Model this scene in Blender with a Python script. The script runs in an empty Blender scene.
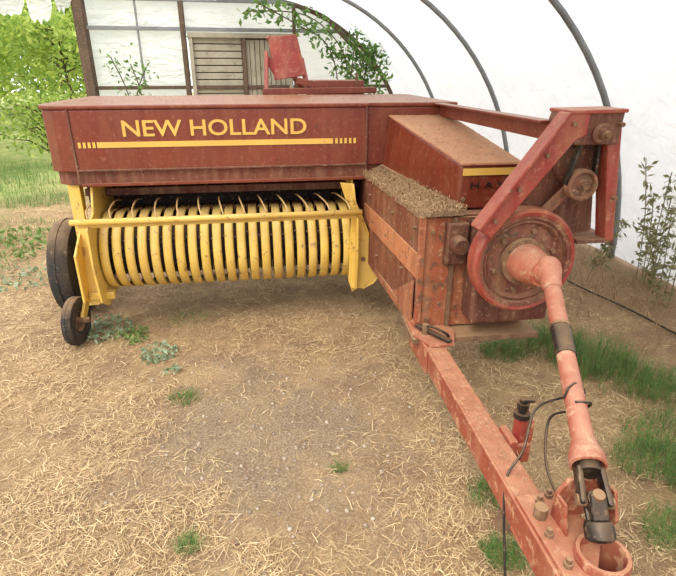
import bpy, math, random
from mathutils import Vector, Matrix, noise
random.seed(7)
S = bpy.context.scene
try:
    S.view_settings.view_transform='Standard'
except Exception: pass

def lin(c):
    return tuple(((x/255)/12.92 if x/255<=0.04045 else ((x/255+0.055)/1.055)**2.4) for x in c)+(1,)

# ------------------------------------------------------------ materials
class NT:
    def __init__(s,name):
        s.m=bpy.data.materials.new(name); s.m.use_nodes=True
        s.t=s.m.node_tree; s.n=s.t.nodes; s.b=s.n['Principled BSDF']; s.out=s.n['Material Output']
        s.co=s.n.new('ShaderNodeTexCoord'); s.geo=s.n.new('ShaderNodeNewGeometry')
    def l(s,a,b): s.t.links.new(a,b)
    def noise(s,scale,detail=5,rough=.6,dist=0,vec=None):
        x=s.n.new('ShaderNodeTexNoise'); x.inputs['Scale'].default_value=scale; x.inputs['Detail'].default_value=detail
        x.inputs['Roughness'].default_value=rough; x.inputs['Distortion'].default_value=dist
        s.l(vec or s.co.outputs['Object'],x.inputs['Vector']); return x.outputs['Fac']
    def ramp(s,f,a,b,c0=0,c1=1):
        x=s.n.new('ShaderNodeMapRange'); x.clamp=True
        for k,v in (('From Min',a),('From Max',b),('To Min',c0),('To Max',c1)): x.inputs[k].default_value=v
        s.l(f,x.inputs['Value']); return x.outputs['Result']
    def math(s,op,a,b=None):
        x=s.n.new('ShaderNodeMath'); x.operation=op
        for i,v in enumerate((a,b)):
            if v is None: continue
            if isinstance(v,(int,float)): x.inputs[i].default_value=v
            else: s.l(v,x.inputs[i])
        return x.outputs[0]
    def mix(s,f,a,b):
        x=s.n.new('ShaderNodeMix'); x.data_type='RGBA'
        if isinstance(f,(int,float)): x.inputs[0].default_value=f
        else: s.l(f,x.inputs[0])
        for i,v in ((6,a),(7,b)):
            if isinstance(v,tuple): x.inputs[i].default_value=v
            else: s.l(v,x.inputs[i])
        return x.outputs[2]
    def bump(s,h,st=.3,d=.01):
        x=s.n.new('ShaderNodeBump'); x.inputs['Strength'].default_value=st; x.inputs['Distance'].default_value=d
        s.l(h,x.inputs['Height']); s.l(x.outputs[0],s.b.inputs['Normal'])
    def col(s,c):
        if isinstance(c,tuple): s.b.inputs['Base Color'].default_value=c
        else: s.l(c,s.b.inputs['Base Color'])

def paint(name,c1,c2,c3=(95,50,32),wear=.5,dust=.7,rough=.5,metal=0,dustc=(190,152,112),film=.3):
    m=NT(name); a=lin(c1); b=lin(c2)
    c=m.mix(m.ramp(m.noise(4,6,.65),.35,.68),a,b)
    if wear>0:
        w=m.ramp(m.noise(14,9,.72,.4),.66-wear*.16,.70-wear*.12)
        c=m.mix(w,c,lin(c3))
        w2=m.ramp(m.noise(38,5,.7),.56,.68,0,.65*wear)
        c=m.mix(w2,c,lin((204,166,130)))
        w3=m.ramp(m.noise(9,8,.8,.3),.60,.66,0,.6*wear)
        c=m.mix(w3,c,lin((78,50,36)))
    if film>0:   # thin dust film with vertical streaks
        mp=m.n.new('ShaderNodeMapping'); mp.inputs['Scale'].default_value=(9,9,1.2); m.l(m.co.outputs['Object'],mp.inputs[0])
        c=m.mix(m.ramp(m.noise(1.6,6,.7,.2,mp.outputs[0]),.42,.75,0,film),c,lin(dustc))
    if dust>0:
        sp=m.n.new('ShaderNodeSeparateXYZ'); m.l(m.geo.outputs['Normal'],sp.inputs[0])
        up=m.ramp(sp.outputs[2],.45,1)
        d=m.math('MULTIPLY',up,m.ramp(m.noise(7,8,.7),.3,.62,dust*.45,dust))
        c=m.mix(d,c,lin(dustc))
    m.col(c); m.b.inputs['Roughness'].default_value=rough; m.b.inputs['Metallic'].default_value=metal
    m.bump(m.noise(30,6,.7),.25,.004)
    return m.m

hoodred=paint('hood_paint_red',(120,48,28),(104,38,23),(84,38,24),.28,.7,.38,dustc=(164,114,80),film=.22)
boxred=paint('faded_red_paint',(164,90,56),(134,68,44),(98,68,48),.8,.9,.75,film=.5)
sidered=paint('side_red_paint',(118,54,35),(98,44,30),(84,54,40),.6,.6,.65,film=.38)
orange=paint('orange_paint',(192,120,78),(160,94,58),(120,76,50),.65,.5,.7,film=.35)
crimson=paint('crimson_paint',(150,50,42),(130,46,37),(108,64,48),.5,.5,.5,film=.32)
shaftred=paint('shaft_paint_pink',(178,98,74),(156,78,58),(192,150,120),.7,.5,.6,dustc=(200,162,134),film=.4)
tonguered=paint('tongue_paint',(158,76,54),(134,62,43),(190,140,108),.8,.65,.6,dustc=(194,144,110),film=.42)
darkred=paint('dark_red_paint',(96,46,34),(76,38,29),(66,48,36),.6,.3,.7,film=.3)
wheelred=paint('flywheel_paint',(124,70,52),(96,55,42),(80,58,44),.8,.4,.78,film=.4)
yellow=paint('yellow_paint',(222,186,84),(204,164,68),(146,108,60),.5,.4,.5,dustc=(214,188,138),film=.4)
decal=paint('decal_yellow',(222,180,84),(210,166,76),(170,120,70),.15,0,.5,film=.1)
dark=paint('dark_recess_shade',(38,24,18),(24,17,13),(50,32,23),.4,.4,.8,film=0)  # near-black base: shade of recesses and hollows put into the colour
blackm=paint('greasy_metal',(40,36,33),(25,23,22),(92,70,50),.4,.4,.45,.3,film=.1)
rust=paint('rusty_steel',(124,92,66),(94,68,50),(72,50,34),.5,.6,.85)
rubber=paint('tire_rubber',(46,44,42),(35,34,33),(88,80,66),.3,.5,.9,film=.12)
galv=paint('galvanised_steel',(134,138,138),(114,116,118),(96,92,86),.2,.0,.5,.2,film=0)
wood=paint('weathered_wood',(92,74,60),(70,56,46),(116,98,82),.4,0,.9,film=.1)
greyw=paint('grey_boards',(166,160,144),(142,136,120),(112,104,88),.5,0,.9,film=.1)

def simple(name,c,rough=.8,var=None,transl=0):
    m=NT(name); a=lin(c)
    if var:
        m.col(m.mix(m.geo.outputs['Random Per Island'],a,lin(var)))
    else: m.col(a)
    m.b.inputs['Roughness'].default_value=rough
    if transl:
        tr=m.n.new('ShaderNodeBsdfTranslucent'); ms=m.n.new('ShaderNodeMixShader'); ms.inputs[0].default_value=transl
        if var: m.l(m.b.inputs['Base Color'].links[0].from_socket,tr.inputs[0])
        else: tr.inputs[0].default_value=a
        m.l(m.b.outputs[0],ms.inputs[1]); m.l(tr.outputs[0],ms.inputs[2]); m.l(ms.outputs[0],m.out.inputs[0])
    return m.m
straw=simple('straw',(236,210,162),.7,(152,116,78))
chaffm=simple('chaff',(200,170,128),.9,(134,100,68))
grassm=simple('grass_green',(122,156,74),.6,(60,100,44),.35)
weedm=simple('weed_green',(138,164,92),.6,(100,126,66),.3)
paleweed=simple('pale_weed',(172,186,154),.7,(130,148,112),.3)
leafm=simple('tree_leaf',(200,214,110),.6,(124,156,68),.5)
vinem=simple('vine_leaf',(130,166,84),.6,(68,104,46),.45)
dryw=simple('dry_weed',(186,156,118),.9,(122,98,72),.2)
greydry=simple('seeding_weed',(164,160,122),.9,(118,116,78),.3)
bark=simple('bark',(92,78,62),.9)

def filmmat():
    m=NT('greenhouse_film')
    n=m.noise(1.3,4,.5,.5)
    c=m.mix(m.ramp(n,.3,.7),lin((249,249,249)),lin((232,235,235)))
    m.col(c); m.b.inputs['Roughness'].default_value=.42
    mp=m.n.new('ShaderNodeMapping'); mp.inputs['Scale'].default_value=(1.2,5,5); m.l(m.co.outputs['Object'],mp.inputs[0])
    m.bump(m.noise(1.3,4,.55,.9,mp.outputs[0]),1,.14)
    tr=m.n.new('ShaderNodeBsdfTranslucent'); m.l(c,tr.inputs[0])
    ms=m.n.new('ShaderNodeMixShader'); ms.inputs[0].default_value=.6
    m.l(m.b.outputs[0],ms.inputs[1]); m.l(tr.outputs[0],ms.inputs[2]); m.l(ms.outputs[0],m.out.inputs[0])
    return m.m
film=filmmat()

def groundmat():
    m=NT('straw_covered_soil'); P=m.geo.outputs['Position']
    c=m.mix(m.ramp(m.noise(3,8,.7,0,P),.38,.62),lin((200,168,122)),lin((156,124,90)))
    c=m.mix(m.ramp(m.noise(60,6,.8,0,P),.45,.7,0,.8),c,lin((102,78,56)))
    c=m.mix(m.ramp(m.noise(140,3,.7,0,P),.55,.7,0,.8),c,lin((234,210,164)))
    vd=m.n.new('ShaderNodeVectorMath'); vd.operation='DISTANCE'; m.l(P,vd.inputs[0]); vd.inputs[1].default_value=(-.35,2.2,0)
    g=m.math('ADD',vd.outputs['Value'],m.ramp(m.noise(2.5,5,.6,0,P),0,1,-.9,.9))
    g=m.ramp(g,.25,1.1,.6,0)
    vor=m.n.new('ShaderNodeTexVoronoi'); vor.inputs['Scale'].default_value=85; m.l(P,vor.inputs['Vector'])
    gr=m.mix(m.ramp(vor.outputs['Distance'],0,.6),lin((206,188,164)),lin((134,114,94)))
    c=m.mix(g,c,gr)
    sp=m.n.new('ShaderNodeSeparateXYZ'); m.l(P,sp.inputs[0])
    dw=m.ramp(m.math('ADD',sp.outputs[0],m.ramp(m.noise(2,4,.6,0,P),0,1,-.7,.7)),1.5,2.4,0,.5)
    c=m.mix(dw,c,lin((134,108,84)))
    far=m.ramp(m.math('ADD',m.math('ADD',m.math('MULTIPLY',sp.outputs[0],-1),m.math('MULTIPLY',sp.outputs[1],.35)),m.ramp(m.noise(1.2,5,.6,0,P),0,1,-1.2,1.2)),6.2,8.0,0,1)
    c=m.mix(far,c,m.mix(m.ramp(m.noise(3,6,.7,0,P),.35,.65),lin((126,156,76)),lin((196,190,126))))
    m.col(c); m.b.inputs['Roughness'].default_value=.95
    m.bump(m.noise(70,6,.8,0,P),.9,.018)
    return m.m
groundm=groundmat()

# ------------------------------------------------------------ geometry helpers
def mk(name,verts,faces,mat,smooth=False,parent=None,bevel=0):
    me=bpy.data.meshes.new(name); me.from_pydata([tuple(v) for v in verts],[],faces); me.update()
    import bmesh
    if len(faces)<5000 and smooth!='raw':
        bm=bmesh.new(); bm.from_mesh(me); bmesh.ops.recalc_face_normals(bm,faces=bm.faces); bm.to_mesh(me); bm.free()
    if smooth is True:
        me.polygons.foreach_set('use_smooth',[True]*len(me.polygons))
    o=bpy.data.objects.new(name,me); S.collection.objects.link(o)
    o.data.materials.append(mat)
    if bevel:
        b=o.modifiers.new('bev','BEVEL'); b.width=bevel; b.segments=2; b.limit_method='ANGLE'
    if parent is not None: att(o,parent)
    return o
def att(o,parent):
    o.parent=parent; o.location=o.location-Vector(parent.get('off',(0,0,0)))

def prismvf(pts,axis,a,b):
    n=len(pts)
    def f(p,h):
        return {'u':(h,p[0],p[1]),'v':(p[0],h,p[1]),'z':(p[0],p[1],h)}[axis]
    vs=[f(p,a) for p in pts]+[f(p,b) for p in pts]
    fs=[list(range(n)),list(range(2*n-1,n-1,-1))]+[[i,(i+1)%n,n+(i+1)%n,n+i] for i in range(n)]
    return vs,fs
def prism(name,pts,axis,a,b,mat,parent=None,bevel=.004):
    v,f=prismvf(pts,axis,a,b); return mk(name,v,f,mat,False,parent,bevel)
def box(name,x0,x1,y0,y1,z0,z1,mat,parent=None,bevel=.004):
    return prism(name,[(x0,y0),(x1,y0),(x1,y1),(x0,y1)],'z',z0,z1,mat,parent,bevel)
def lathevf(prof,o,d,seg=40):
    o=Vector(o); d=Vector(d).normalized()
    a=d.orthogonal().normalized(); b=d.cross(a)
    vs=[];fs=[]
    for r,h in prof:
        for i in range(seg):
            t=2*math.pi*i/seg; vs.append(o+d*h+(a*math.cos(t)+b*math.sin(t))*r)
    for j in range(len(prof)-1):
        for i in range(seg):
            k=(i+1)%seg; fs.append([j*seg+i,j*seg+k,(j+1)*seg+k,(j+1)*seg+i])
    return vs,fs
def lathe(name,prof,o,d,mat,parent=None,seg=40,bevel=0,smooth=True):
    v,f=lathevf(prof,o,d,seg); ob=mk(name,v,f,mat,smooth,parent,bevel)
    if smooth:
        e=ob.modifiers.new('es','EDGE_SPLIT'); e.split_angle=math.radians(38)
    return ob
def cyl(name,p0,p1,r,mat,parent=None,r2=None,seg=24):
    p0=Vector(p0);p1=Vector(p1);L=(p1-p0).length; r2=r if r2 is None else r2
    return lathe(name,[(0.0005,0),(r,0),(r2,L),(0.0005,L)],p0,p1-p0,mat,parent,seg)
def tubevf(pts,r,seg=8):
    pts=[Vector(p) for p in pts]; vs=[];fs=[]; n=len(pts)
    prev=None
    for i,p in enumerate(pts):
        t=(pts[min(i+1,n-1)]-pts[max(i-1,0)]).normalized()
        if prev is None: a=t.orthogonal().normalized()
        else: a=(prev-t*prev.dot(t)).normalized()
        prev=a; b=t.cross(a); rr=r[i] if isinstance(r,(list,tuple)) else r
        for k in range(seg):
            q=2*math.pi*k/seg; vs.append(p+(a*math.cos(q)+b*math.sin(q))*rr)
    for i in range(n-1):
        for k in range(seg):
            l=(k+1)%seg; fs.append([i*seg+k,i*seg+l,(i+1)*seg+l,(i+1)*seg+k])
    fs.append(list(range(seg))); fs.append([(n-1)*seg+k for k in range(seg)])
    return vs,fs
def smoothpts(P,n=8):
    P=[Vector(p) for p in P]; out=[]
    for i in range(len(P)-1):
        p0=P[max(i-1,0)];p1=P[i];p2=P[i+1];p3=P[min(i+2,len(P)-1)]
        for j in range(n):
            t=j/n
            out.append(.5*((2*p1)+(-p0+p2)*t+(2*p0-5*p1+4*p2-p3)*t*t+(-p0+3*p1-3*p2+p3)*t**3))
    out.append(P[-1]); return out
def tube(name,pts,r,mat,parent=None,seg=8,sm=0):
    if sm: pts=smoothpts(pts,sm)
    v,f=tubevf(pts,r,seg); return mk(name,v,f,mat,True,parent)
class Acc:
    def __init__(s): s.v=[];s.f=[]
    def add(s,vf):
        o=len(s.v); s.v+= [tuple(x) for x in vf[0]]; s.f+=[[i+o for i in q] for q in vf[1]]
    def make(s,name,mat,smooth=False,parent=None,bevel=0): return mk(name,s.v,s.f,mat,smooth,parent,bevel)
def barvf(p0,p1,w,h,up=(0,0,1)):
    p0=Vector(p0);p1=Vector(p1);d=(p1-p0).normalized();up=Vector(up)
    if d.cross(up).length<.05: up=Vector((0,1,0))
    s=d.cross(up).normalized(); u=s.cross(d).normalized()
    vs=[];
    for p in (p0,p1):
        for a,b in((-1,-1),(1,-1),(1,1),(-1,1)): vs.append(p+s*a*w/2+u*b*h/2)
    return vs,[[0,1,2,3],[7,6,5,4],[0,4,5,1],[1,5,6,2],[2,6,7,3],[3,7,4,0]]
def bar(name,p0,p1,w,h,mat,parent=None,bevel=.004,up=(0,0,1)):
    v,f=barvf(p0,p1,w,h,up); return mk(name,v,f,mat,False,parent,bevel)

# ------------------------------------------------------------ ground
def gz(x,y):
    return .035*noise.noise(Vector((x*.7,y*.7,0)))+.012*noise.noise(Vector((x*4,y*4,3)))+.006*noise.noise(Vector((x*13,y*13,5)))-.015
N=300; vs=[];fs=[]
def warp(s): return 4*s+40*s**5
for j in range(N+1):
    for i in range(N+1):
        x=warp(i/N*2-1); y=3.5+warp(j/N*2-1)
        vs.append((x,y,gz(x,y)))
for j in range(N):
    for i in range(N):
        a=j*(N+1)+i; fs.append([a,a+1,a+N+2,a+N+1])
g=mk('ground',vs,fs,groundm,'raw'); g.data.polygons.foreach_set('use_smooth',[True]*len(fs))

# straw litter
A=[];F=[]
def strawpiece(c,L,w,ang,tilt):
    d=Vector((math.cos(ang)*math.cos(tilt),math.sin(ang)*math.cos(tilt),math.sin(tilt)))
    s=Vector((-math.sin(ang),math.cos(ang),random.uniform(-.4,.4)))*w/2
    m=c+d*L*.5+Vector((0,0,random.uniform(0,.006))); e=c+d*L+s*random.uniform(-4,4)
    o=len(A); A.extend([tuple(c-s),tuple(c+s),tuple(m+s),tuple(m-s),tuple(e+s*.6),tuple(e-s*.6)])
    F.append([o,o+1,o+2,o+3]); F.append([o+3,o+2,o+4,o+5])
cnt=0
while cnt<80000:
    y=.8+ (random.random()**1.4)*6.0; x=random.uniform(-.75,.62)*(y+1.2)
    if x>2.55: continue
    if x>1.6 and random.random()<.4: continue
    dg=math.hypot(x+.35,y-2.2)+noise.noise(Vector((x*2,y*2,1)))*.8
    if dg<.6 and random.random()<.75: continue
    nn=noise.noise(Vector((x*1.5,y*1.5,9)))+.7*noise.noise(Vector((x*5,y*5,4)))
    if nn<-.02 and random.random()<.75: continue
    z=gz(x,y)+random.uniform(.001,.018)
    k=1+.15*max(0,y-2)
    strawpiece(Vector((x,y,z)),random.uniform(.012,.075)*k,random.uniform(.0011,.003)*k,random.uniform(0,6.28),random.gauss(0,.16)); cnt+=1
mk('straw_litter',A,F,straw,'raw')

# ------------------------------------------------------------ hay baler
th=math.radians(8.3)
BO=(0.3,3.6,0)
bal=bpy.data.objects.new('hay_baler',None); S.collection.objects.link(bal)
bal['off']=BO; bal.rotation_euler=(0,0,th)
R=Matrix.Rotation(th,3,'Z'); bal.location=R@Vector(BO)

# hood
foot=[(-1.13,3.45),(-1.22,3.47),(-1.29,3.52),(-1.32,3.62),(-1.32,4.7),(1.28,4.7),(1.28,3.47),(.70,3.47),(.70,3.45)]
prism('pickup_hood',foot,'z',1.115,1.485,hoodred,bal,.012)
foot2=[(-1.12,3.475),(-1.2,3.49),(-1.27,3.54),(-1.3,3.64),(-1.3,4.7),(1.26,4.7),(1.26,3.5),(.70,3.49),(.70,3.475)]
prism('hood_lower_skirt',foot2,'z',1.03,1.12,sidered,bal,.006)
foot3=[(-1.13,3.44),(-1.23,3.46),(-1.3,3.51),(-1.335,3.62),(-1.335,4.72),(1.3,4.72),(1.3,3.46),(.70,3.46),(.70,3.44)]
prism('hood_top_lip',foot3,'z',1.485,1.51,hoodred,bal,.008)
bar('hood_seam_left',(-1.125,3.447,1.04),(-1.125,3.447,1.49),.012,.012,darkred,bal,.002,(0,1,0))
bar('hood_seam_right',(.69,3.447,1.04),(.69,3.447,1.49),.014,.012,darkred,bal,.002,(0,1,0))
bar('hood_crease',(-1.12,3.447,1.125),(.70,3.447,1.125),.012,.012,darkred,bal,.003)
bar('hood_bottom_flange',(-1.12,3.455,1.035),(.70,3.455,1.035),.02,.02,hoodred,bal,.003)
box('stripe',-.985,.47,3.4455,3.452,1.262,1.295,decal,bal,0)
k=0
for cu in [(-1.095+.028*i) for i in range(4)]+[(.485+.03*i) for i in range(5)]:
    box('stripe_dash_%d'%k,cu,cu+.016,3.4455,3.452,1.262,1.295,decal,bal,0); k+=1
def text(name,s,u0,u1,v,z0,z1,mat,off=.02):
    cu=bpy.data.curves.new(name,'FONT'); cu.body=s; cu.extrude=.002; cu.offset=off; cu.resolution_u=4
    o=bpy.data.objects.new(name,cu); S.collection.objects.link(o)
    dg=bpy.context.evaluated_depsgraph_get(); me=bpy.data.meshes.new_from_object(o.evaluated_get(dg))
    bpy.data.objects.remove(o)
    xs=[q.co.x for q in me.vertices]; ys=[q.co.y for q in me.vertices]
    x0,x1,y0,y1=min(xs),max(xs),min(ys),max(ys)
    for q in me.vertices:
        x,y,zz=q.co
        q.co=(u0+(x-x0)/(x1-x0)*(u1-u0),v-(zz),z0+(y-y0)/(y1-y0)*(z1-z0))
    me.materials.clear(); me.materials.append(mat)
    ob=bpy.data.objects.new(name,me); S.collection.objects.link(ob); att(ob,bal)
text('lettering','NEW HOLLAND',-.825,.30,3.4475,1.325,1.422,decal,.014)

# under-hood interior
box('feeder_back',-1.25,.72,3.95,4.05,.4,1.05,dark,bal)  # dark backing panel, the under-hood shade is in its colour
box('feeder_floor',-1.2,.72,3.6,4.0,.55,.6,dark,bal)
cyl('feeder_tube',(-1.2,3.85,.98),(.7,3.85,.98),.03,sidered,bal)
bar('feeder_beam',(-1.2,3.75,.93),(.7,3.75,.93),.03,.05,darkred,bal)
for i in range(9):
    u=-1.0+i*.2
    bar('feeder_rod_%d'%i,(u,3.75,.93),(u+.03,3.9,1.04),.012,.02,sidered,bal,.002)

# pickup drum bands
ac=Acc(); nb=21
for i in range(nb):
    u=-1.03+i*(1.585/(nb-1)); w=.0285
    prof=[]
    for a in range(0,23):
        t=math.radians(80+a*9.2)
        prof.append((3.63+.285*math.cos(t)*1.0, .56+.265*math.sin(t)))
    prof=[(3.9,.80)]+prof
    vs=[];fs=[]
    for (pv,pz) in prof:
        vs+=[(u-w,pv,pz),(u-w*.5,pv-.006,pz),(u+w*.5,pv-.006,pz),(u+w,pv,pz)]
    n=len(prof)
    for j in range(n-1):
        for q in range(3): fs.append([j*4+q,j*4+q+1,j*4+q+5,j*4+q+4])
    ac.add((vs,fs))
o=ac.make('pickup_bands',yellow,True,bal); sm=o.modifiers.new('s','SOLIDIFY'); sm.thickness=.006
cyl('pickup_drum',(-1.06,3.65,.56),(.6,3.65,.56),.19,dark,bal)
ac=Acc()
for i in range(nb-1):
    u=-1.03+(i+.5)*(1.585/(nb-1))
    for t in (95,150,205):
        a=math.radians(t+random.uniform(-4,4)); 
        c=(math.cos(a),math.sin(a))
        ac.add(tubevf([(u,3.65+.15*c[0],.56+.15*c[1]),(u,3.65+.28*c[0],.56+.26*c[1]),(u+.01,3.65+.31*c[0],.56+.29*c[1]-.01)],.004,5))
ac.make('pickup_tines',rust,True,bal)
tube('windguard_bar',[(-1.17,3.27,.845),(.635,3.27,.845)],.019,yellow,bal,12)
bar('windguard_angle',(-1.14,3.30,.815),(.62,3.30,.815),.012,.03,yellow,bal,.002)
ac=Acc()
for i in range(13):
    u=-1.06+i*.135
    ac.add(tubevf(smoothpts([(u,3.27,.85),(u-.005,3.27,.875),(u-.02,3.33,.905),(u-.05,3.6,.90),(u-.06,3.8,.86)],4),.0055,6))
ac.make('windguard_rods',paint('rod_paint',(196,166,104),(160,126,84),(120,90,60),.4,.2,.5),True,bal)
left=[(3.28,.30),(3.42,.22),(3.7,.25),(3.95,.45),(3.98,1.0),(3.5,1.03),(3.42,.86),(3.25,.8),(3.24,.55)]
prism('pickup_end_left',left,'u',-1.085,-1.07,yellow,bal,.003)
prism('pickup_end_left_outer',[(3.30,.30),(3.45,.24),(3.62,.3),(3.68,1.0),(3.58,1.03),(3.5,.75),(3.3,.62)],'u',-1.2,-1.185,yellow,bal,.003)
bar('pickup_corner_post',(-1.16,3.4,.24),(-1.19,3.52,1.03),.07,.02,yellow,bal,.003,(0,1,0))
bar('pickup_lower_bar',(-1.18,3.4,.31),(-1.02,3.4,.31),.05,.05,yellow,bal)
prism('pickup_end_right',left,'u',.60,.612,yellow,bal,.003)
pan=[(.50,1.03),(.585,1.02),(.60,.90),(.645,.80),(.71,.64),(.785,.46),(.78,.38),(.74,.32),(.66,.28),(.58,.285),(.56,.34),(.575,.8)]
prism('pickup_side_shield',pan,'v',3.33,3.342,yellow,bal,.003)
tube('shield_edge',[(.585,3.328,1.02),(.60,3.328,.90),(.645,3.328,.80),(.71,3.328,.64),(.785,3.328,.46),(.78,3.328,.38),(.74,3.328,.32),(.66,3.328,.28)],.007,yellow,bal,6)
cyl('shield_bolt',(.66,3.32,.5),(.66,3.345,.5),.016,rust,bal)
cyl('shield_bolt_2',(.6,3.32,.84),(.6,3.345,.84),.012,rust,bal)

# tyres
def tyre(name,c,r,w,rim,mat2,d=(1,0,0)):
    h=w/2
    prof=[(rim,-h*.7),(rim+.02,-h*.92),(r*.86,-h),(r*.96,-h*.85),(r,-h*.5),(r*1.0,-h*.12),(r*.985,-h*.1),(r*.985,h*.1),(r,h*.12),(r,h*.5),(r*.96,h*.85),(r*.86,h),(rim+.02,h*.92),(rim,h*.7),(rim,-h*.7)]
    lathe(name,prof,c,d,rubber,bal,48)
    lathe(name+'_rim',[(.0005,-h*.2),(rim*.35,-h*.2),(rim*.4,-h*.55),(rim*.45,-h*.2),(rim*.85,-h*.3),(rim*.98,-h*.75),(rim*1.01,-h*.75),(rim*1.01,h*.75),(rim*.9,h*.2),(.0005,h*.2)],c,d,mat2,bal,40)
tyre('main_tyre',(-1.43,3.93,.345),.355,.16,.17,rust,(-1,0,0))
tyre('main_tyre_offside',(1.7,4.5,.345),.36,.17,.19,rust,(1,0,0))
tyre('gauge_tyre',(-1.285,3.36,.148),.165,.07,.07,rust,(-1,.1,0))
cyl('axle',(-1.43,3.93,.345),(1.7,4.5,.345),.035,darkred,bal)
bar('gauge_arm',(-1.24,3.36,.16),(-1.21,3.62,.42),.02,.06,yellow,bal)
cyl('gauge_hub',(-1.2,3.36,.15),(-1.335,3.36,.15),.02,rust,bal)
bar('gauge_bracket',(-1.22,3.45,.3),(-1.16,3.45,.3),.06,.05,yellow,bal)

# chamber lower box
bx=[(.75,2.34),(1.33,2.34),(1.33,5.6),(.82,5.6),(.70,3.95),(.69,3.45)]
prism('plunger_case',bx,'z',.46,1.06,sidered,bal,.008)
prism('case_front_plate',[(.755,.47),(1.33,.47),(1.33,1.05),(.755,1.05)],'v',2.325,2.342,boxred,bal,.004)
bar('case_side_rail',(.742,2.34,.80),(.69,3.45,.80),.012,.13,orange,bal,.003)
bar('case_bottom_rail',(.745,2.33,.475),(.70,3.9,.475),.03,.05,boxred,bal,.004)
bar('case_corner_angle',(.748,2.322,.47),(.748,2.322,1.06),.03,.03,boxred,bal,.004,(0,1,0))
bar('case_front_rib',(.905,2.315,.47),(.905,2.315,1.05),.02,.025,rust,bal,.003,(0,1,0))
prism('case_bottom_lip',[(.70,2.22),(1.36,2.2),(1.36,2.5),(.72,2.5)],'z',.43,.46,rust,bal,.003)
prism('case_side_gusset',[(2.36,.5),(2.75,.5),(2.36,.72)],'u',.722,.735,boxred,bal,.003)
k=0
for (v,z) in [(2.42,.98),(2.42,.55),(2.8,.96),(3.1,.6),(2.6,.7),(3.3,.95),(2.5,.80),(2.9,.80),(3.2,.80)]:
    u=.75-(v-2.34)/(3.45-2.34)*.06
    cyl('case_bolt_%d'%k,(u-.016,v,z),(u+.01,v,z),.010,rust,bal,seg=6); k+=1
for (u,z) in [(.80,.98),(.80,.52),(.86,.98),(.86,.6)]:
    cyl('case_bolt_%d'%k,(u,2.312,z),(u,2.34,z),.010,rust,bal,seg=6); k+=1
def hexa(name,q,mat,bevel=.006):
    return mk(name,q,[[0,1,2,3],[7,6,5,4],[0,4,5,1],[1,5,6,2],[2,6,7,3],[3,7,4,0]],mat,False,bal,bevel)
hexa('chamber_cover',[(.94,2.40,1.07),(1.25,2.40,1.07),(1.25,3.46,1.07),(.80,3.46,1.10),
                      (.945,2.40,1.285),(1.25,2.40,1.285),(1.25,3.46,1.42),(.84,3.46,1.425)],hoodred,.012)
coverdust=paint('dusty_cover',(150,86,58),(166,112,80),(124,72,50),.5,.9,.75,dustc=(180,134,98))
hexa('chamber_cover_top',[(.94,2.385,1.283),(1.255,2.385,1.283),(1.255,3.46,1.418),(.835,3.46,1.423),
                      (.945,2.39,1.295),(1.25,2.39,1.295),(1.25,3.46,1.43),(.84,3.46,1.435)],coverdust,.004)
box('cover_stripe',.955,1.25,2.390,2.398,1.235,1.268,decal,bal,0)
text('cover_lettering','H A Y L I N E R',1.0,1.46,2.395,1.17,1.20,paint('decal_dark',(30,20,18),(30,20,18),wear=0,dust=0,film=0),.0)
cyl('cover_latch',(.965,2.385,1.12),(.965,2.4,1.12),.010,rust,bal,seg=8)
bar('cover_lower_lip',(.94,2.40,1.08),(.80,3.45,1.11),.03,.02,rust,bal,.003)

# chaff layer on ledge
vs=[];fs=[];nx,ny=20,110
for j in range(ny+1):
    v=2.30+(3.47-2.30)*j/ny; t=j/ny; ul=.745-.065*t; ur=.95-.12*t
    for i in range(nx+1):
        s=i/nx; u=ul+(ur-ul)*s
        h=.004+.036*s+.03*noise.noise(Vector((u*12,v*7,0)))+.018*noise.noise(Vector((u*45,v*45,2)))
        if i==0: h=-.02
        elif i==1: h*=.5
        h=max(h,-.02 if i==0 else .002)*min(1,j/6+.15)
        vs.append((u+.014*noise.noise(Vector((u*30,v*20,7))),v,1.06+h))
for j in range(ny):
    for i in range(nx):
        a=j*(nx+1)+i; fs.append([a,a+1,a+nx+2,a+nx+1])
def chaffmat():
    m=NT('chaff_heap'); c=m.mix(m.ramp(m.noise(70,6,.8),.35,.65),lin((104,76,54)),lin((190,152,112)))
    m.col(c); m.b.inputs['Roughness'].default_value=1; m.bump(m.noise(90,5,.8),.9,.02); return m.m
chaffh=chaffmat()
mk('chaff_layer',vs,fs,chaffh,True,bal)
A=[];F=[]
for i in range(5200):
    v=random.uniform(2.28,3.44); s=random.random()**1.1; j=(v-2.33)/(1.12); u=(.732-.065*j)+(.205-.05*j)*s
    strawpiece(Vector((u,v,1.066+.036*s+random.uniform(0,.016))),random.uniform(.008,.032),random.uniform(.0015,.003),random.uniform(0,6.28),random.gauss(0,.4))
for i in range(1200):
    v=random.uniform(3.47,4.6);u=random.uniform(-1.25,1.2)
    strawpiece(Vector((u,v,1.513)),random.uniform(.008,.03),.002,random.uniform(0,6.28),0)
for i in range(900):
    t=random.random(); u=random.uniform(.90,1.24)
    strawpiece(Vector((u,2.4+1.05*t,1.300+.135*t)),random.uniform(.006,.025),.002,random.uniform(0,6.28),0)
for i in range(350):
    t=random.random(); strawpiece(Vector((.80-.01*t+random.uniform(-.045,.045),2.2-1.1*t,.462)),random.uniform(.006,.025),.0016,random.uniform(0,6.28),0)
mk('chaff_bits',A,F,chaffm,'raw',bal)

# strut
bar('top_strut',(1.20,3.45,1.46),(1.24,2.15,1.46),.05,.075,hoodred,bal,.006)
bar('top_strut_flange',(1.17,3.45,1.50),(1.21,2.15,1.50),.07,.012,hoodred,bal,.003)

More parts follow.
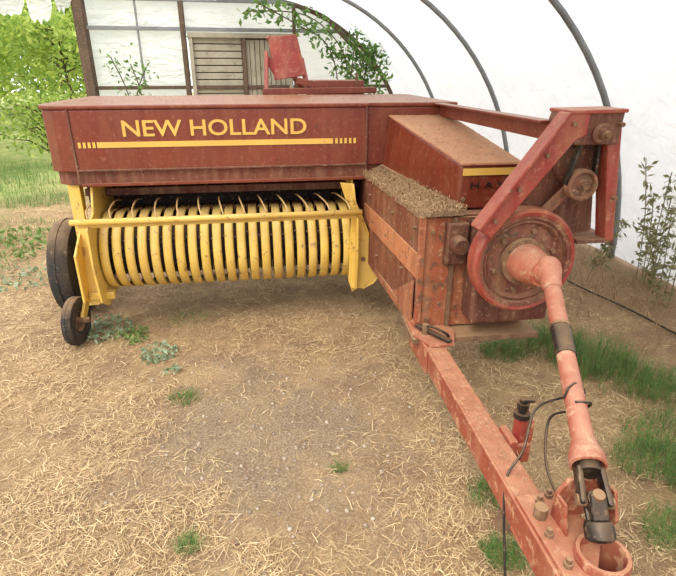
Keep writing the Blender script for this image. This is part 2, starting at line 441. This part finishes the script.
# gearbox + flywheel
box('gearbox_case',.98,1.38,2.18,2.34,.54,1.04,darkred,bal,.02)
lathe('bearing_boss',[(.0005,-.02),(.035,-.02),(.045,0),(.045,.1)],(.915,2.24,.93),(0,1,0),darkred,bal,28)
box('bearing_bracket',.86,.97,2.28,2.33,.82,1.03,darkred,bal,.01)
FW=(1.14,2.05,.912)
lathe('flywheel',[(.0005,.0),(.09,.0),(.1,.012),(.165,.02),(.18,-.004),(.192,.006),(.198,-.012),(.226,-.015),(.236,0),(.236,.075),(.22,.085),(.0005,.085)],FW,(0,1,0),wheelred,bal,72)
lathe('flywheel_rim_band',[(.214,-.017),(.228,-.02),(.241,-.005),(.241,.06),(.232,.068)],FW,(0,1,0),crimson,bal,72)
for i in range(6):
    a=i*math.pi/3+.3
    p=(FW[0]+.14*math.cos(a),0,FW[2]+.14*math.sin(a))
    cyl('flywheel_bolt_%d'%i,(p[0],2.045,p[2]),(p[0],2.075,p[2]),.012,rust,bal,seg=6)
lathe('pto_bell',[(.0005,0),(.072,0),(.082,.01),(.086,.04),(.078,.11),(.062,.16),(.058,.2),(.0005,.2)],(1.13,2.06,.917),(.0,-1,.04),shaftred,bal,36)
lathe('slip_clutch_disc',[(.0005,0),(.105,0),(.105,.03),(.0005,.03)],(1.13,2.05,.917),(0,-1,0),rust,bal,36)
cyl('bell_bearing',(1.135,1.89,.928),(1.145,1.83,.945),.058,shaftred,bal,.052)

# PTO shaft
a=Vector((1.145,1.86,.952)); b=Vector((.880,1.05,.638)); d=(b-a)
def at(t): return a+d*t
lathe('pto_shield_cone_upper',[(.0005,0),(.046,0),(.052,.02),(.047,.06),(.038,.12),(.035,.16)],a-d.normalized()*.02,d,shaftred,bal,32)
cyl('pto_shield_outer',at(.05),at(.42),.033,shaftred,bal,.032)
cyl('pto_sleeve_black',at(.375),at(.52),.0345,blackm,bal)
cyl('pto_sleeve_ring',at(.365),at(.378),.037,rust,bal)
cyl('pto_shield_inner',at(.50),at(.95),.031,shaftred,bal,.034)
lathe('pto_shield_cone_lower',[(.034,0),(.042,.03),(.05,.05),(.052,.085),(.045,.088),(.036,.05)],at(.88),d,shaftred,bal,32)
c=Vector((.868,.992,.592))
dn=d.normalized()
cyl('joint_yoke_socket',at(.93),at(1.0),.034,blackm,bal)
s=dn.cross(Vector((0,0,1))).normalized(); u2=s.cross(dn).normalized()
for i,sg in enumerate((-1,1)):
    bar('joint_yoke_ear_%d'%i,at(.98)+s*sg*.030,c+s*sg*.036+dn*.014,.05,.018,blackm,bal,.008,up=s)
cyl('joint_cross_a',c-s*.050,c+s*.050,.016,rust,bal)
cyl('joint_cross_b',c-u2*.044,c+u2*.044,.016,rust,bal)
lathe('joint_cross_boss',[(.0005,-.03),(.024,-.02),(.03,0),(.024,.02),(.0005,.03)],c,u2,blackm,bal,20)
e=c+Vector((-.004,-.040,-.05))
for i,sg in enumerate((-1,1)):
    bar('joint_front_ear_%d'%i,c+u2*sg*.034-dn*.01,e+u2*sg*.024,.045,.017,blackm,bal,.008,up=u2)
lathe('joint_front_collar',[(.018,-.015),(.034,-.015),(.040,0),(.040,.03),(.03,.038),(.018,.034),(.018,-.015)],e,(e-c),blackm,bal,28)
lathe('joint_bore',[(.0005,.0),(.018,.0)],e,(e-c),dark,bal,20)

# tongue
T0=Vector((.80,2.36,.40)); T1=Vector((.775,.86,.395))
bar('tongue_beam',T0,T1,.095,.12,tonguered,bal,.008)
bar('tongue_edge_weld',T0+Vector((-.05,0,.055)),T1+Vector((-.05,0,.055)),.012,.014,tonguered,bal,.003)
prism('tongue_hinge_plate',[(.72,2.42),(.90,2.42),(.93,2.25),(.88,2.12),(.76,2.12),(.71,2.25)],'z',.462,.475,tonguered,bal,.003)
cyl('tongue_pin',(.77,2.24,.44),(.77,2.24,.53),.016,rust,bal)
tube('tongue_pin_handle',[(.77,2.24,.52),(.80,2.2,.53),(.86,2.18,.50),(.88,2.2,.47)],.007,blackm,bal,8,4)
bar('latch_bar',(.74,2.3,.50),(.86,2.12,.49),.03,.014,blackm,bal)
prism('tongue_side_plate',[(2.1,.33),(2.4,.33),(2.4,.47),(2.25,.48),(2.1,.45)],'u',.738,.75,tonguered,bal,.003)
# hitch head
prism('hitch_plate_top',[(.73,1.16),(.86,1.16),(.90,1.02),(.90,.97),(.80,.84),(.73,.84)],'z',.455,.472,tonguered,bal,.004)
prism('hitch_plate_bottom',[(.73,1.16),(.86,1.16),(.90,1.02),(.90,.80),(.80,.76),(.73,.80)],'z',.33,.345,tonguered,bal,.004)
lathe('hitch_ring',[(.056,-.11),(.072,-.11),(.072,.045),(.069,.05),(.059,.05),(.056,.045),(.056,-.11)],(.856,.905,.45),(0,0,1),tonguered,bal,48)
lathe('hitch_ring_hollow_shade',[(.0005,0),(.058,0)],(.856,.905,.38),(0,0,1),dark,bal,40)  # dark disc added in the open ring, painted as its shaded hollow
prism('pto_stand',[(.80,.47),(.92,.47),(.935,.57),(.91,.61),(.83,.61),(.80,.56)],'v',1.06,1.075,tonguered,bal,.004)
prism('pto_stand_cheek',[(.99,.47),(1.075,.47),(1.075,.60),(1.0,.61),(.97,.53)],'u',.930,.940,tonguered,bal,.003)
prism('pto_stand_cheek_left',[(.99,.47),(1.075,.47),(1.075,.56),(1.02,.56)],'u',.80,.81,tonguered,bal,.003)
for i,(u,v) in enumerate([(.79,1.12),(.755,1.0),(.83,1.14),(.755,.9)]):
    cyl('hitch_bolt_%d'%i,(u,v,.46),(u,v,.485),.013,rust,bal,seg=6)
    cyl('hitch_bolt_stud_%d'%i,(u,v,.48),(u,v,.50),.008,rust,bal,seg=8)
cyl('hitch_stub',(.765,1.07,.47),(.765,1.07,.51),.02,rust,bal,seg=12)
# jack
box('jack_mount',.83,.86,1.40,1.50,.34,.47,tonguered,bal,.004)
cyl('jack_tube',(.885,1.45,.22),(.885,1.45,.55),.024,crimson,bal)
cyl('jack_leg',(.885,1.45,.06),(.885,1.45,.3),.019,rust,bal)
cyl('jack_foot',(.885,1.45,.0),(.885,1.45,.07),.05,rust,bal,.02)
box('jack_collar',.852,.918,1.412,1.488,.40,.44,tonguered,bal,.006)
cyl('jack_cap',(.885,1.45,.54),(.885,1.45,.56),.029,blackm,bal)
cyl('jack_screw',(.885,1.45,.55),(.885,1.45,.62),.014,blackm,bal)
cyl('jack_nut',(.885,1.45,.575),(.885,1.45,.60),.022,blackm,bal,seg=6)
bar('jack_handle',(.868,1.45,.615),(.915,1.43,.62),.018,.012,blackm,bal)
bar('jack_strap',(.925,1.45,.33),(.925,1.45,.52),.03,.008,tonguered,bal,.002,(0,1,0))
# hoses
tube('pto_tie_wire',[at(.70)+Vector((.038*math.cos(t*.75),.012*math.sin(t),.038*math.sin(t*.75))) for t in range(10)],.004,blackm,bal,6)
tube('hydraulic_hose',[(.93,1.24,.745),(.985,1.24,.735),(.985,1.28,.68),(.94,1.36,.60),(.90,1.3,.52),(.86,1.2,.50),(.84,1.1,.50)],.0045,blackm,bal,8,6)
tube('hydraulic_hose_long',[(.94,1.26,.735),(.955,1.34,.69),(.89,1.38,.62),(.82,1.3,.52),(.745,1.25,.44),(.72,1.15,.25),(.71,1.05,.08),(.74,.95,.03)],.0045,blackm,bal,8,6)

# belt guard
arm=[(.872,1.09),(1.20,1.548),(1.30,1.548),(1.30,1.46),(1.255,1.44),(.945,1.045)]
prism('guard_arm',arm,'v',1.99,2.06,crimson,bal,.006)
bar('guard_arm_flange',(.878,1.98,1.09),(1.20,1.98,1.545),.03,.012,crimson,bal,.003,(0,0,1))
prism('guard_head',[(1.22,1.55),(1.455,1.55),(1.447,1.42),(1.26,1.42),(1.21,1.51)],'v',2.0,2.15,darkred,bal,.006)
prism('guard_head_cap',[(1.215,1.556),(1.458,1.56),(1.458,1.545),(1.215,1.541)],'v',1.985,2.16,crimson,bal,.004)
prism('guard_leg',[(1.422,1.55),(1.460,1.55),(1.535,1.0),(1.495,1.0),(1.417,1.42)],'v',2.02,2.10,crimson,bal,.006)
prism('guard_back_web',[(1.0,1.05),(1.22,1.45),(1.44,1.45),(1.50,1.02),(1.42,.96)],'v',2.14,2.155,darkred,bal,.004)
lathe('upper_pulley',[(.0005,-.02),(.02,-.02),(.022,0),(.036,.0),(.042,.005),(.042,.03),(.0005,.03)],(1.365,1.985,1.465),(0,1,0),darkred,bal,32)
lathe('upper_hub',[(.0005,-.03),(.012,-.03),(.016,0)],(1.365,1.975,1.465),(0,1,0),rust,bal,16)
lathe('idler_pulley',[(.0005,-.01),(.02,-.01),(.025,.005),(.048,.008),(.055,-.008),(.064,-.008),(.068,0),(.060,.015),(.068,.03),(.0005,.03)],(1.345,2.03,1.25),(0,1,0),wheelred,bal,40)
cyl('idler_pulley_bolt',(1.345,2.005,1.25),(1.345,2.03,1.25),.014,rust,bal,seg=6)
lathe('rear_pulley',[(.0005,0),(.08,0),(.085,.03),(.0005,.03)],(1.34,2.1,1.32),(0,1,0),darkred,bal,36)
bar('drive_belt_a',(1.412,2.06,1.22),(1.40,2.06,1.45),.012,.03,blackm,bal,.002,(0,1,0))
bar('drive_belt_b',(1.28,2.06,1.25),(1.33,2.06,1.45),.012,.03,blackm,bal,.002,(0,1,0))
bar('idler_arm',(1.345,2.09,1.25),(1.22,2.09,1.12),.05,.015,wheelred,bal,.004,(0,1,0))
box('guard_foot',1.36,1.54,2.02,2.2,.99,1.01,darkred,bal,.006)
for i,(u,z) in enumerate([(.95,1.12),(1.04,1.25),(1.14,1.385),(1.235,1.505),(1.475,1.2),(1.44,1.50)]):
    cyl('guard_bolt_%d'%i,(u,1.978,z),(u,2.0,z),.010,rust,bal,seg=6)

# knotter / rear parts above the hood
hexa('twine_plate',[(.16,4.95,1.62),(.44,4.95,1.66),(.44,4.98,1.66),(.16,4.98,1.62),(.12,5.02,1.97),(.37,5.02,1.99),(.37,5.05,1.99),(.12,5.05,1.97)],crimson,.006)
def rbar(n,p,q,w,h,m=crimson): bar(n,p,q,w,h,m,bal,.004)
rbar('rack_left_leg',(.08,4.85,1.5),(.10,4.98,1.85),.03,.05)
rbar('rack_arm',(.10,4.98,1.80),(.2,4.99,1.64),.025,.05)
rbar('rack_base',(.05,4.85,1.53),(1.05,4.85,1.54),.06,.05,hoodred)
rbar('rack_rail',(.35,4.9,1.62),(.62,4.9,1.56),.05,.05,hoodred)
rbar('rack_right_leg',(.46,4.95,1.5),(.40,5.0,1.8),.03,.04)
box('knotter_box',.5,.95,4.9,5.3,1.45,1.62,hoodred,bal,.01)
rbar('rack_post',(.88,4.88,1.5),(.88,4.9,1.68),.02,.02,darkred)
rbar('rack_back',(.12,5.03,1.97),(.45,5.3,1.5),.03,.04,hoodred)

# ------------------------------------------------------------ greenhouse
tg=math.radians(13); cg,sg_=math.cos(tg),math.sin(tg)
def G(u,v,z): return Vector((u*cg-v*sg_,u*sg_+v*cg,z))
UC,RR=.9,2.86
ghf=bpy.data.objects.new('greenhouse_frame',None); S.collection.objects.link(ghf); ghf['off']=(0,0,0)
hv=[.1,2.12,4.17,6.2,8.25,10.35]
for i,v in enumerate(hv):
    pts=[G(UC+RR*math.cos(t),v,RR*math.sin(t)-.05*(1 if t==0 else 0)) for t in [math.radians(x) for x in range(0,96,4)]]
    pts+= [G(.2,v,2.88),G(-2.0,v,2.95)]
    tube('hoop_%d'%i,pts,.028 if i<5 else .04,galv if i<5 else wood,ghf,10)
v=10.35
def gbar(n,p,q,w,h,m): bar(n,G(*p),G(*q),w,h,m,ghf,.004)
gbar('corner_post',(-1.98,v,-.03),(-1.98,v,3.1),.16,.16,wood)
gbar('near_post',(-2.0,.1,-.03),(-2.0,.1,3.0),.1,.1,wood)
gbar('eave_beam',(-2.0,.1,3.0),(-2.0,v,3.0),.08,.1,wood)
gbar('end_beam_top',(-5.5,v,2.83),(1.6,v,2.83),.08,.10,galv)
gbar('end_beam_mid',(-1.98,v,2.36),(2.9,v,2.36),.06,.06,galv)
gbar('end_beam_low',(-1.98,v,1.42),(3.4,v,1.42),.05,.06,wood)
gbar('end_stud_1',(-.36,v,0),(-.36,v,2.8),.08,.08,wood)
gbar('end_stud_2',(1.58,v,0),(1.58,v,2.75),.06,.08,wood)
gbar('end_stud_3',(-1.1,v,1.4),(-1.1,v,2.8),.03,.03,galv)
gbar('far_left_post',(-5.5,v,-.05),(-5.5,v,2.9),.1,.1,wood)
gbar('vent_frame_top',(-.3,v-.03,2.27),(1.55,v-.03,2.27),.05,.08,greyw)
gbar('curve_brace',(1.9,v-.1,2.8),(3.1,v-.1,1.7),.06,.07,wood)
dr=bpy.data.objects.new('door_1',None); S.collection.objects.link(dr); dr['off']=(0,0,0)
bar('door_light_block',G(-.27,v+.06,1.12),G(1.53,v+.06,1.12),.02,2.24,wood,dr,.002)  # added backing, blocks daylight coming through the gaps between boards
for i in range(19):
    z=.03+i*.117
    bar('board_%d'%i,G(-.22,v+.02,z+.055),G(.62,v+.02,z+.055),.03,.100,greyw,dr,.006)
for i in range(9):
    u=.72+i*.09
    bar('plank_%d'%i,G(u,v+.02,.03),G(u,v+.02,2.2),.082,.03,greyw,dr,.004)
bar('stile_1',G(-.25,v-.02,.02),G(-.25,v-.02,2.24),.07,.04,greyw,dr)
bar('stile_2',G(.66,v-.02,.02),G(.66,v-.02,2.24),.07,.04,wood,dr)
bar('stile_3',G(1.5,v-.02,.02),G(1.5,v-.02,2.24),.07,.04,greyw,dr)
# film right wall/roof
vs=[];fs=[];na,nv=60,180
for j in range(nv+1):
    vv=-1.5+(10.4+1.5)*j/nv
    for i in range(na+1):
        t=math.radians(104*i/na)
        ph=((vv-.1)/2.05)%1.0
        # film sags between hoops and creases radiating from them
        r=RR+.035-.06*math.sin(ph*math.pi)+.025*noise.noise(Vector((vv*1.5,t*4,0)))*math.sin(ph*math.pi)+.018*noise.noise(Vector((vv*5+t*6,t*3,4)))*math.sin(ph*math.pi)
        vs.append(G(UC+r*math.cos(t),vv,max(-.02,r*math.sin(t))))
for j in range(nv):
    for i in range(na):
        a_=j*(na+1)+i; fs.append([a_,a_+1,a_+na+2,a_+na+1])
o=mk('wall_right',vs,fs,film,'raw'); o.data.polygons.foreach_set('use_smooth',[True]*len(fs))
ring=[(-1.95,0),(-.33,0),(-.33,2.83),(-1.95,2.83)]
vs=[G(u,v+.06,z) for u,z in ring]; fs=[[0,1,2,3]]
r2=[(1.56,0)]+[(UC+RR*math.cos(math.radians(t)),RR*math.sin(math.radians(t))) for t in range(0,77,4)]+[(1.56,2.78)]
o0=len(vs); vs+=[G(u,v+.06,z) for u,z in r2]; fs.append(list(range(o0,o0+len(r2))))
r3=[(-.33,2.3),(1.56,2.3),(1.56,2.78),(.9,2.86),(-.33,2.85)]
o0=len(vs); vs+=[G(u,v+.06,z) for u,z in r3]; fs.append(list(range(o0,o0+len(r3))))
mk('wall_back',vs,fs,film,'raw')
# hanging torn film at left
vs=[];fs=[]
for kx,(u0,u1,h) in enumerate([(-3.9,-3.4,.62),(-3.42,-3.2,.9),(-3.15,-2.75,.45),(-2.72,-2.35,.55),(-4.6,-3.95,.8),(-2.3,-2.05,.3)]):
    o0=len(vs)
    for j in range(9):
        for i in range(7):
            s=i/6; q=j/8
            hh=h*(.7+.6*abs(noise.noise(Vector((s*3,kx*5,0)))))
            uu=u0+(u1-u0)*(s if q<.5 else s*(1-(q-.5)*.5)+.1*(q-.5))
            vs.append(G(uu,v-.09+.05*noise.noise(Vector((s*6,q*4,kx))),2.85-hh*q))
    for j in range(8):
        for i in range(6):
            a_=o0+j*7+i; fs.append([a_,a_+1,a_+8,a_+7])
mk('torn_plastic_film',vs,fs,film,True)

# ------------------------------------------------------------ vegetation
def blades(name,cx,cy,rad,n,hmin,hmax,mat,w=.004,lean=.5,branch=0):
    V=[];Fc=[]
    for i in range(n):
        r=rad*math.sqrt(random.random()); a=random.uniform(0,6.28)
        x=cx+r*math.cos(a); y=cy+r*math.sin(a)*.8; z=gz(x,y)-.005
        h=random.uniform(hmin,hmax)*(1-.4*r/rad); da=random.uniform(0,6.28); ln=random.uniform(.1,lean)*h
        dv=Vector((math.cos(da),math.sin(da),0)); sd=Vector((-dv.y,dv.x,0))*w/2
        b0=Vector((x,y,z)); o0=len(V)
        for k_,t in enumerate((0,.45,.8)):
            p=b0+Vector((0,0,h*t))+dv*ln*t*t; q=1-t*.6
            V.append(p-sd*q); V.append(p+sd*q)
        V.append(b0+Vector((0,0,h*.98))+dv*ln*1.2)
        Fc+= [[o0,o0+1,o0+3,o0+2],[o0+2,o0+3,o0+5,o0+4],[o0+4,o0+5,o0+6]]
        for bq in range(branch):
            t=random.uniform(.25,.95); p=b0+Vector((0,0,h*t))+dv*ln*t*t; a2=random.uniform(0,6.28); L=random.uniform(.03,.06)
            q=p+Vector((math.cos(a2)*L,math.sin(a2)*L,L*.5)); s2=Vector((-math.sin(a2),math.cos(a2),0))*w*.3
            o1=len(V); V+= [p-s2,p+s2,q]; Fc.append([o1,o1+1,o1+2])
    return mk(name,V,Fc,mat,'raw')
for (x,y,r,n,h0,h1,m,b) in [
    (1.60,2.85,.26,560,.08,.26,grassm,5),(1.85,2.55,.22,340,.06,.2,grassm,5),(1.42,3.05,.22,300,.06,.24,grassm,5),
    (1.72,2.7,.3,200,.04,.16,grassm,5),(1.30,3.2,.2,120,.04,.14,grassm,5),
    (1.08,2.98,.16,260,.05,.14,grassm,5),(1.5,1.95,.2,320,.06,.18,grassm,5),(1.68,1.75,.22,320,.06,.2,grassm,5),
    (1.40,1.5,.2,280,.05,.16,grassm,5),(1.70,2.15,.24,240,.05,.16,grassm,5),(.66,1.72,.10,110,.03,.11,grassm,4),(.63,1.42,.09,120,.04,.12,grassm,4),
    (-.58,1.48,.05,60,.03,.08,grassm,2),(.01,1.89,.035,40,.02,.05,grassm,2),(-.86,2.46,.09,110,.02,.06,grassm,2),
    (1.25,3.6,.2,160,.05,.15,grassm,3),(-1.1,3.5,.2,90,.03,.08,grassm,2),
    (-3.3,4.7,.35,160,.03,.10,weedm,3),(-3.9,5.8,.7,420,.04,.14,weedm,3),(-4.8,7.4,1.0,800,.06,.22,weedm,3),(-5.8,9.0,1.5,1600,.1,.35,weedm,3),(-4.1,7.3,.6,300,.05,.16,weedm,3)]:
    blades('grass_tuft',x,y,r,n,h0,h1,m,.006 if m is weedm else .003,.8,b)
for (x,y,r,n) in [(2.15,3.1,.3,50),(2.4,4.1,.4,110),(2.1,3.7,.4,70),(2.2,5.0,.4,110),(1.9,4.3,.5,90),(2.4,3.6,.25,60)]:
    blades('dry_weed_patch',x,y,r,n,.05,.30,dryw,.005,1.8,5)

def leaf(V,Fc,p,size,stretch=1.6):
    n=Vector((random.gauss(0,1),random.gauss(0,1),random.gauss(0,1)+.6)).normalized()
    a=n.orthogonal().normalized(); a=(Matrix.Rotation(random.uniform(0,6.28),3,n)@a); b=n.cross(a)
    s=size*random.uniform(.6,1.3); o0=len(V)
    V+= [p-a*s*stretch*.5,p+b*s*.4+n*s*.1,p+a*s*stretch*.5,p-b*s*.4+n*s*.1]
    Fc.append([o0,o0+1,o0+2,o0+3])
def leafyweed(name,x,y,r,n,size,mat,h=.06):
    V=[];Fc=[]
    for i in range(n):
        a=random.uniform(0,6.28);q=r*math.sqrt(random.random()); px,py=x+q*math.cos(a),y+q*math.sin(a)
        leaf(V,Fc,Vector((px,py,gz(px,py)+random.uniform(.01,h))),size)
    return mk(name,V,Fc,mat,'raw')
leafyweed('leafy_weed',-1.66,3.30,.2,190,.028,paleweed,.05)
leafyweed('leafy_weed',-1.42,3.2,.13,100,.026,weedm,.04)
leafyweed('leafy_weed',-1.16,2.95,.12,120,.027,paleweed,.04)
leafyweed('leafy_weed',-1.02,2.75,.06,35,.022,paleweed,.03)
leafyweed('leafy_weed',-2.8,4.3,.35,160,.035,paleweed,.05)
leafyweed('leafy_weed',-3.4,5.2,.5,260,.045,weedm,.09)

def tree(name,x,y,h,r,n,size,mat,zlow=.3):
    V=[];Fc=[]; tr=Acc(); pts=[(x,y,-.05),(x+.1,y,h*.3),(x-.05,y+.1,h*.65),(x,y,h*.95)]
    e=bpy.data.objects.new(name,None); S.collection.objects.link(e); e['off']=(0,0,0)
    tr.add(tubevf(smoothpts(pts,4),[.07*(1-.07*i) for i in range(13)],8))
    cl=[]
    for i in range(22):
        t=random.uniform(.2,.98); b0=Vector((x,y,h*t)); a=random.uniform(0,6.28); L=r*random.uniform(.5,1.1)*(1.15-t*.5)
        b1=b0+Vector((math.cos(a)*L,math.sin(a)*L,random.uniform(.0,.5)))
        tr.add(tubevf([b0,(b0+b1)/2+Vector((0,0,.1)),b1],[.02,.013,.005],6)); cl.append(b1); cl.append((b0+b1)/2)
    for i in range(n):
        c_=random.choice(cl); q=.22*r
        p=c_+Vector((random.gauss(0,q),random.gauss(0,q),random.gauss(0,q*.8)))
        if p.z<zlow: p.z=zlow+random.random()*.4
        leaf(V,Fc,p,size)
    tr.make('trunk',bark,True,e); o=mk('foliage',V,Fc,mat,'raw'); o.parent=e
tree('tree',-6.7,9.6,2.0,.8,1100,.075,leafm,.5)
tree('tree',-8.6,12.0,2.9,1.4,2400,.11,leafm,.3)
tree('tree',-6.4,13.2,2.7,1.3,2400,.10,leafm,.2)
tree('tree',-11.5,15,4.0,2.0,3000,.15,leafm,.3)
tree('tree',-9.0,18,4.4,2.2,3800,.15,leafm,.3)
tree('tree',-14,21,5.4,2.8,3800,.2,leafm,.3)
tree('tree',-11,24,5.8,3.2,4400,.2,leafm,.3)
tree('tree',-17,26,6.4,3.4,4400,.24,leafm,.3)
tree('shrub',-6.1,8.2,.8,.55,800,.05,leafm,.08)
tree('shrub',-5.6,10.4,1.0,.7,1200,.06,leafm,.08)
tree('shrub',-7.6,10.6,1.3,.8,1400,.07,leafm,.08)

def vine(name,stems,n,size,spread):
    e=bpy.data.objects.new(name,None); S.collection.objects.link(e); e['off']=(0,0,0)
    st=Acc(); V=[];Fc=[]
    for P in stems:
        pts=smoothpts(P,6); st.add(tubevf(pts,.010,6))
        for i in range(n):
            p=random.choice(pts[len(pts)//5:]); leaf(V,Fc,p+Vector([random.gauss(0,spread) for _ in range(3)]),size,1.8)
    st.make('stems',bark,True,e); o=mk('leaves',V,Fc,vinem,'raw'); o.parent=e
vine('climbing_vine',[
   [G(2.5,9.6,0),G(2.4,9.6,1.2),G(2.3,9.6,2.0),G(1.7,9.7,2.55),G(.7,9.7,2.6)],
   [G(2.6,9.5,0),G(2.6,9.6,1.3),G(2.7,9.6,2.0),G(2.85,9.6,2.1)],
   [G(2.2,9.5,0),G(2.2,9.5,1.4),G(2.0,9.5,2.1),G(1.5,9.5,2.4),G(.9,9.6,2.7)],
   [G(2.9,9.3,0),G(2.8,9.3,1.2),G(2.9,9.3,1.8)],
   [G(2.7,9.3,0),G(2.6,9.3,1.5),G(2.8,9.3,2.0)],
   [G(2.3,9.4,0),G(2.4,9.4,1.6),G(2.5,9.4,2.3)]],200,.07,.11)
vine('climbing_vine',[
   [G(-1.4,9.7,0),G(-1.3,9.7,1.2),G(-1.5,9.7,1.9)],[G(-1.2,9.7,0),G(-1.2,9.7,1.2),G(-1.0,9.7,1.7)],[G(-1.3,9.6,0),G(-1.1,9.6,1.2),G(-1.2,9.6,1.8)]],80,.055,.09)
def tallweed(name,x,y,h,n):
    V=[];st=Acc();Fc=[]
    for k_ in range(n):
        bx_,by=x+random.gauss(0,.08),y+random.gauss(0,.08); hh=h*random.uniform(.7,1); lx=random.gauss(0,.12)
        pts=smoothpts([(bx_,by,-.02),(bx_+lx*.3,by,hh*.5),(bx_+lx,by,hh)],6); st.add(tubevf(pts,.004,5))
        for i in range(70):
            t=random.uniform(.15,1); p=pts[int(t*(len(pts)-1))]
            leaf(V,Fc,p+Vector((random.gauss(0,.03),random.gauss(0,.03),random.gauss(0,.02))),.03,2.4)
    o=len(st.v); st.v+=[tuple(q) for q in V]; st.f+=[[i+o for i in f] for f in Fc]
    st.make(name,greydry,False)
tallweed('tall_weed',2.68,4.25,1.08,3)
tallweed('tall_weed',2.52,3.8,.85,3)
tallweed('tall_weed',2.76,4.10,1.0,3)
tallweed('tall_weed',2.42,4.5,.45,2)
tube('irrigation_hose',[(1.9,4.6,.04),(2.0,4.1,.03),(2.2,3.6,.03),(2.35,3.1,.03),(2.5,2.6,.03)],.009,blackm,None,8,8)
ac=Acc()
for i in range(320):
    x=-.35+random.gauss(0,.45); y=2.15+random.gauss(0,.45); s_=random.uniform(.004,.012)
    z=gz(x,y); seg=6; pr=[(.0003,-s_*.6),(s_,-s_*.2),(s_*.9,s_*.3),(.0003,s_*.6)]
    ac.add(lathevf(pr,(x,y,z+s_*.2),(random.gauss(0,.2),random.gauss(0,.2),1),seg))
ac.make('gravel',simple('stone',(186,170,150),.9,(130,112,96)),True)

# ------------------------------------------------------------ light
w=bpy.data.worlds.new('World'); S.world=w; w.use_nodes=True; nt=w.node_tree
bg=nt.nodes['Background']; bg.inputs[0].default_value=(.97,.98,1,1); bg.inputs[1].default_value=1.85
sl=bpy.data.lights.new('sun','SUN'); sl.energy=2.8; sl.angle=math.radians(35); sl.color=(1,.95,.87)
so=bpy.data.objects.new('sun',sl); S.collection.objects.link(so); so.rotation_euler=(math.radians(34),math.radians(-24),0)

cam=bpy.data.cameras.new('camera'); cam.sensor_width=36; cam.lens=520/676*36; cam.clip_start=.05
co=bpy.data.objects.new('camera',cam); S.collection.objects.link(co)
co.location=(0,0,1.7); co.rotation_euler=(math.radians(90-22.7),0,0); S.camera=co
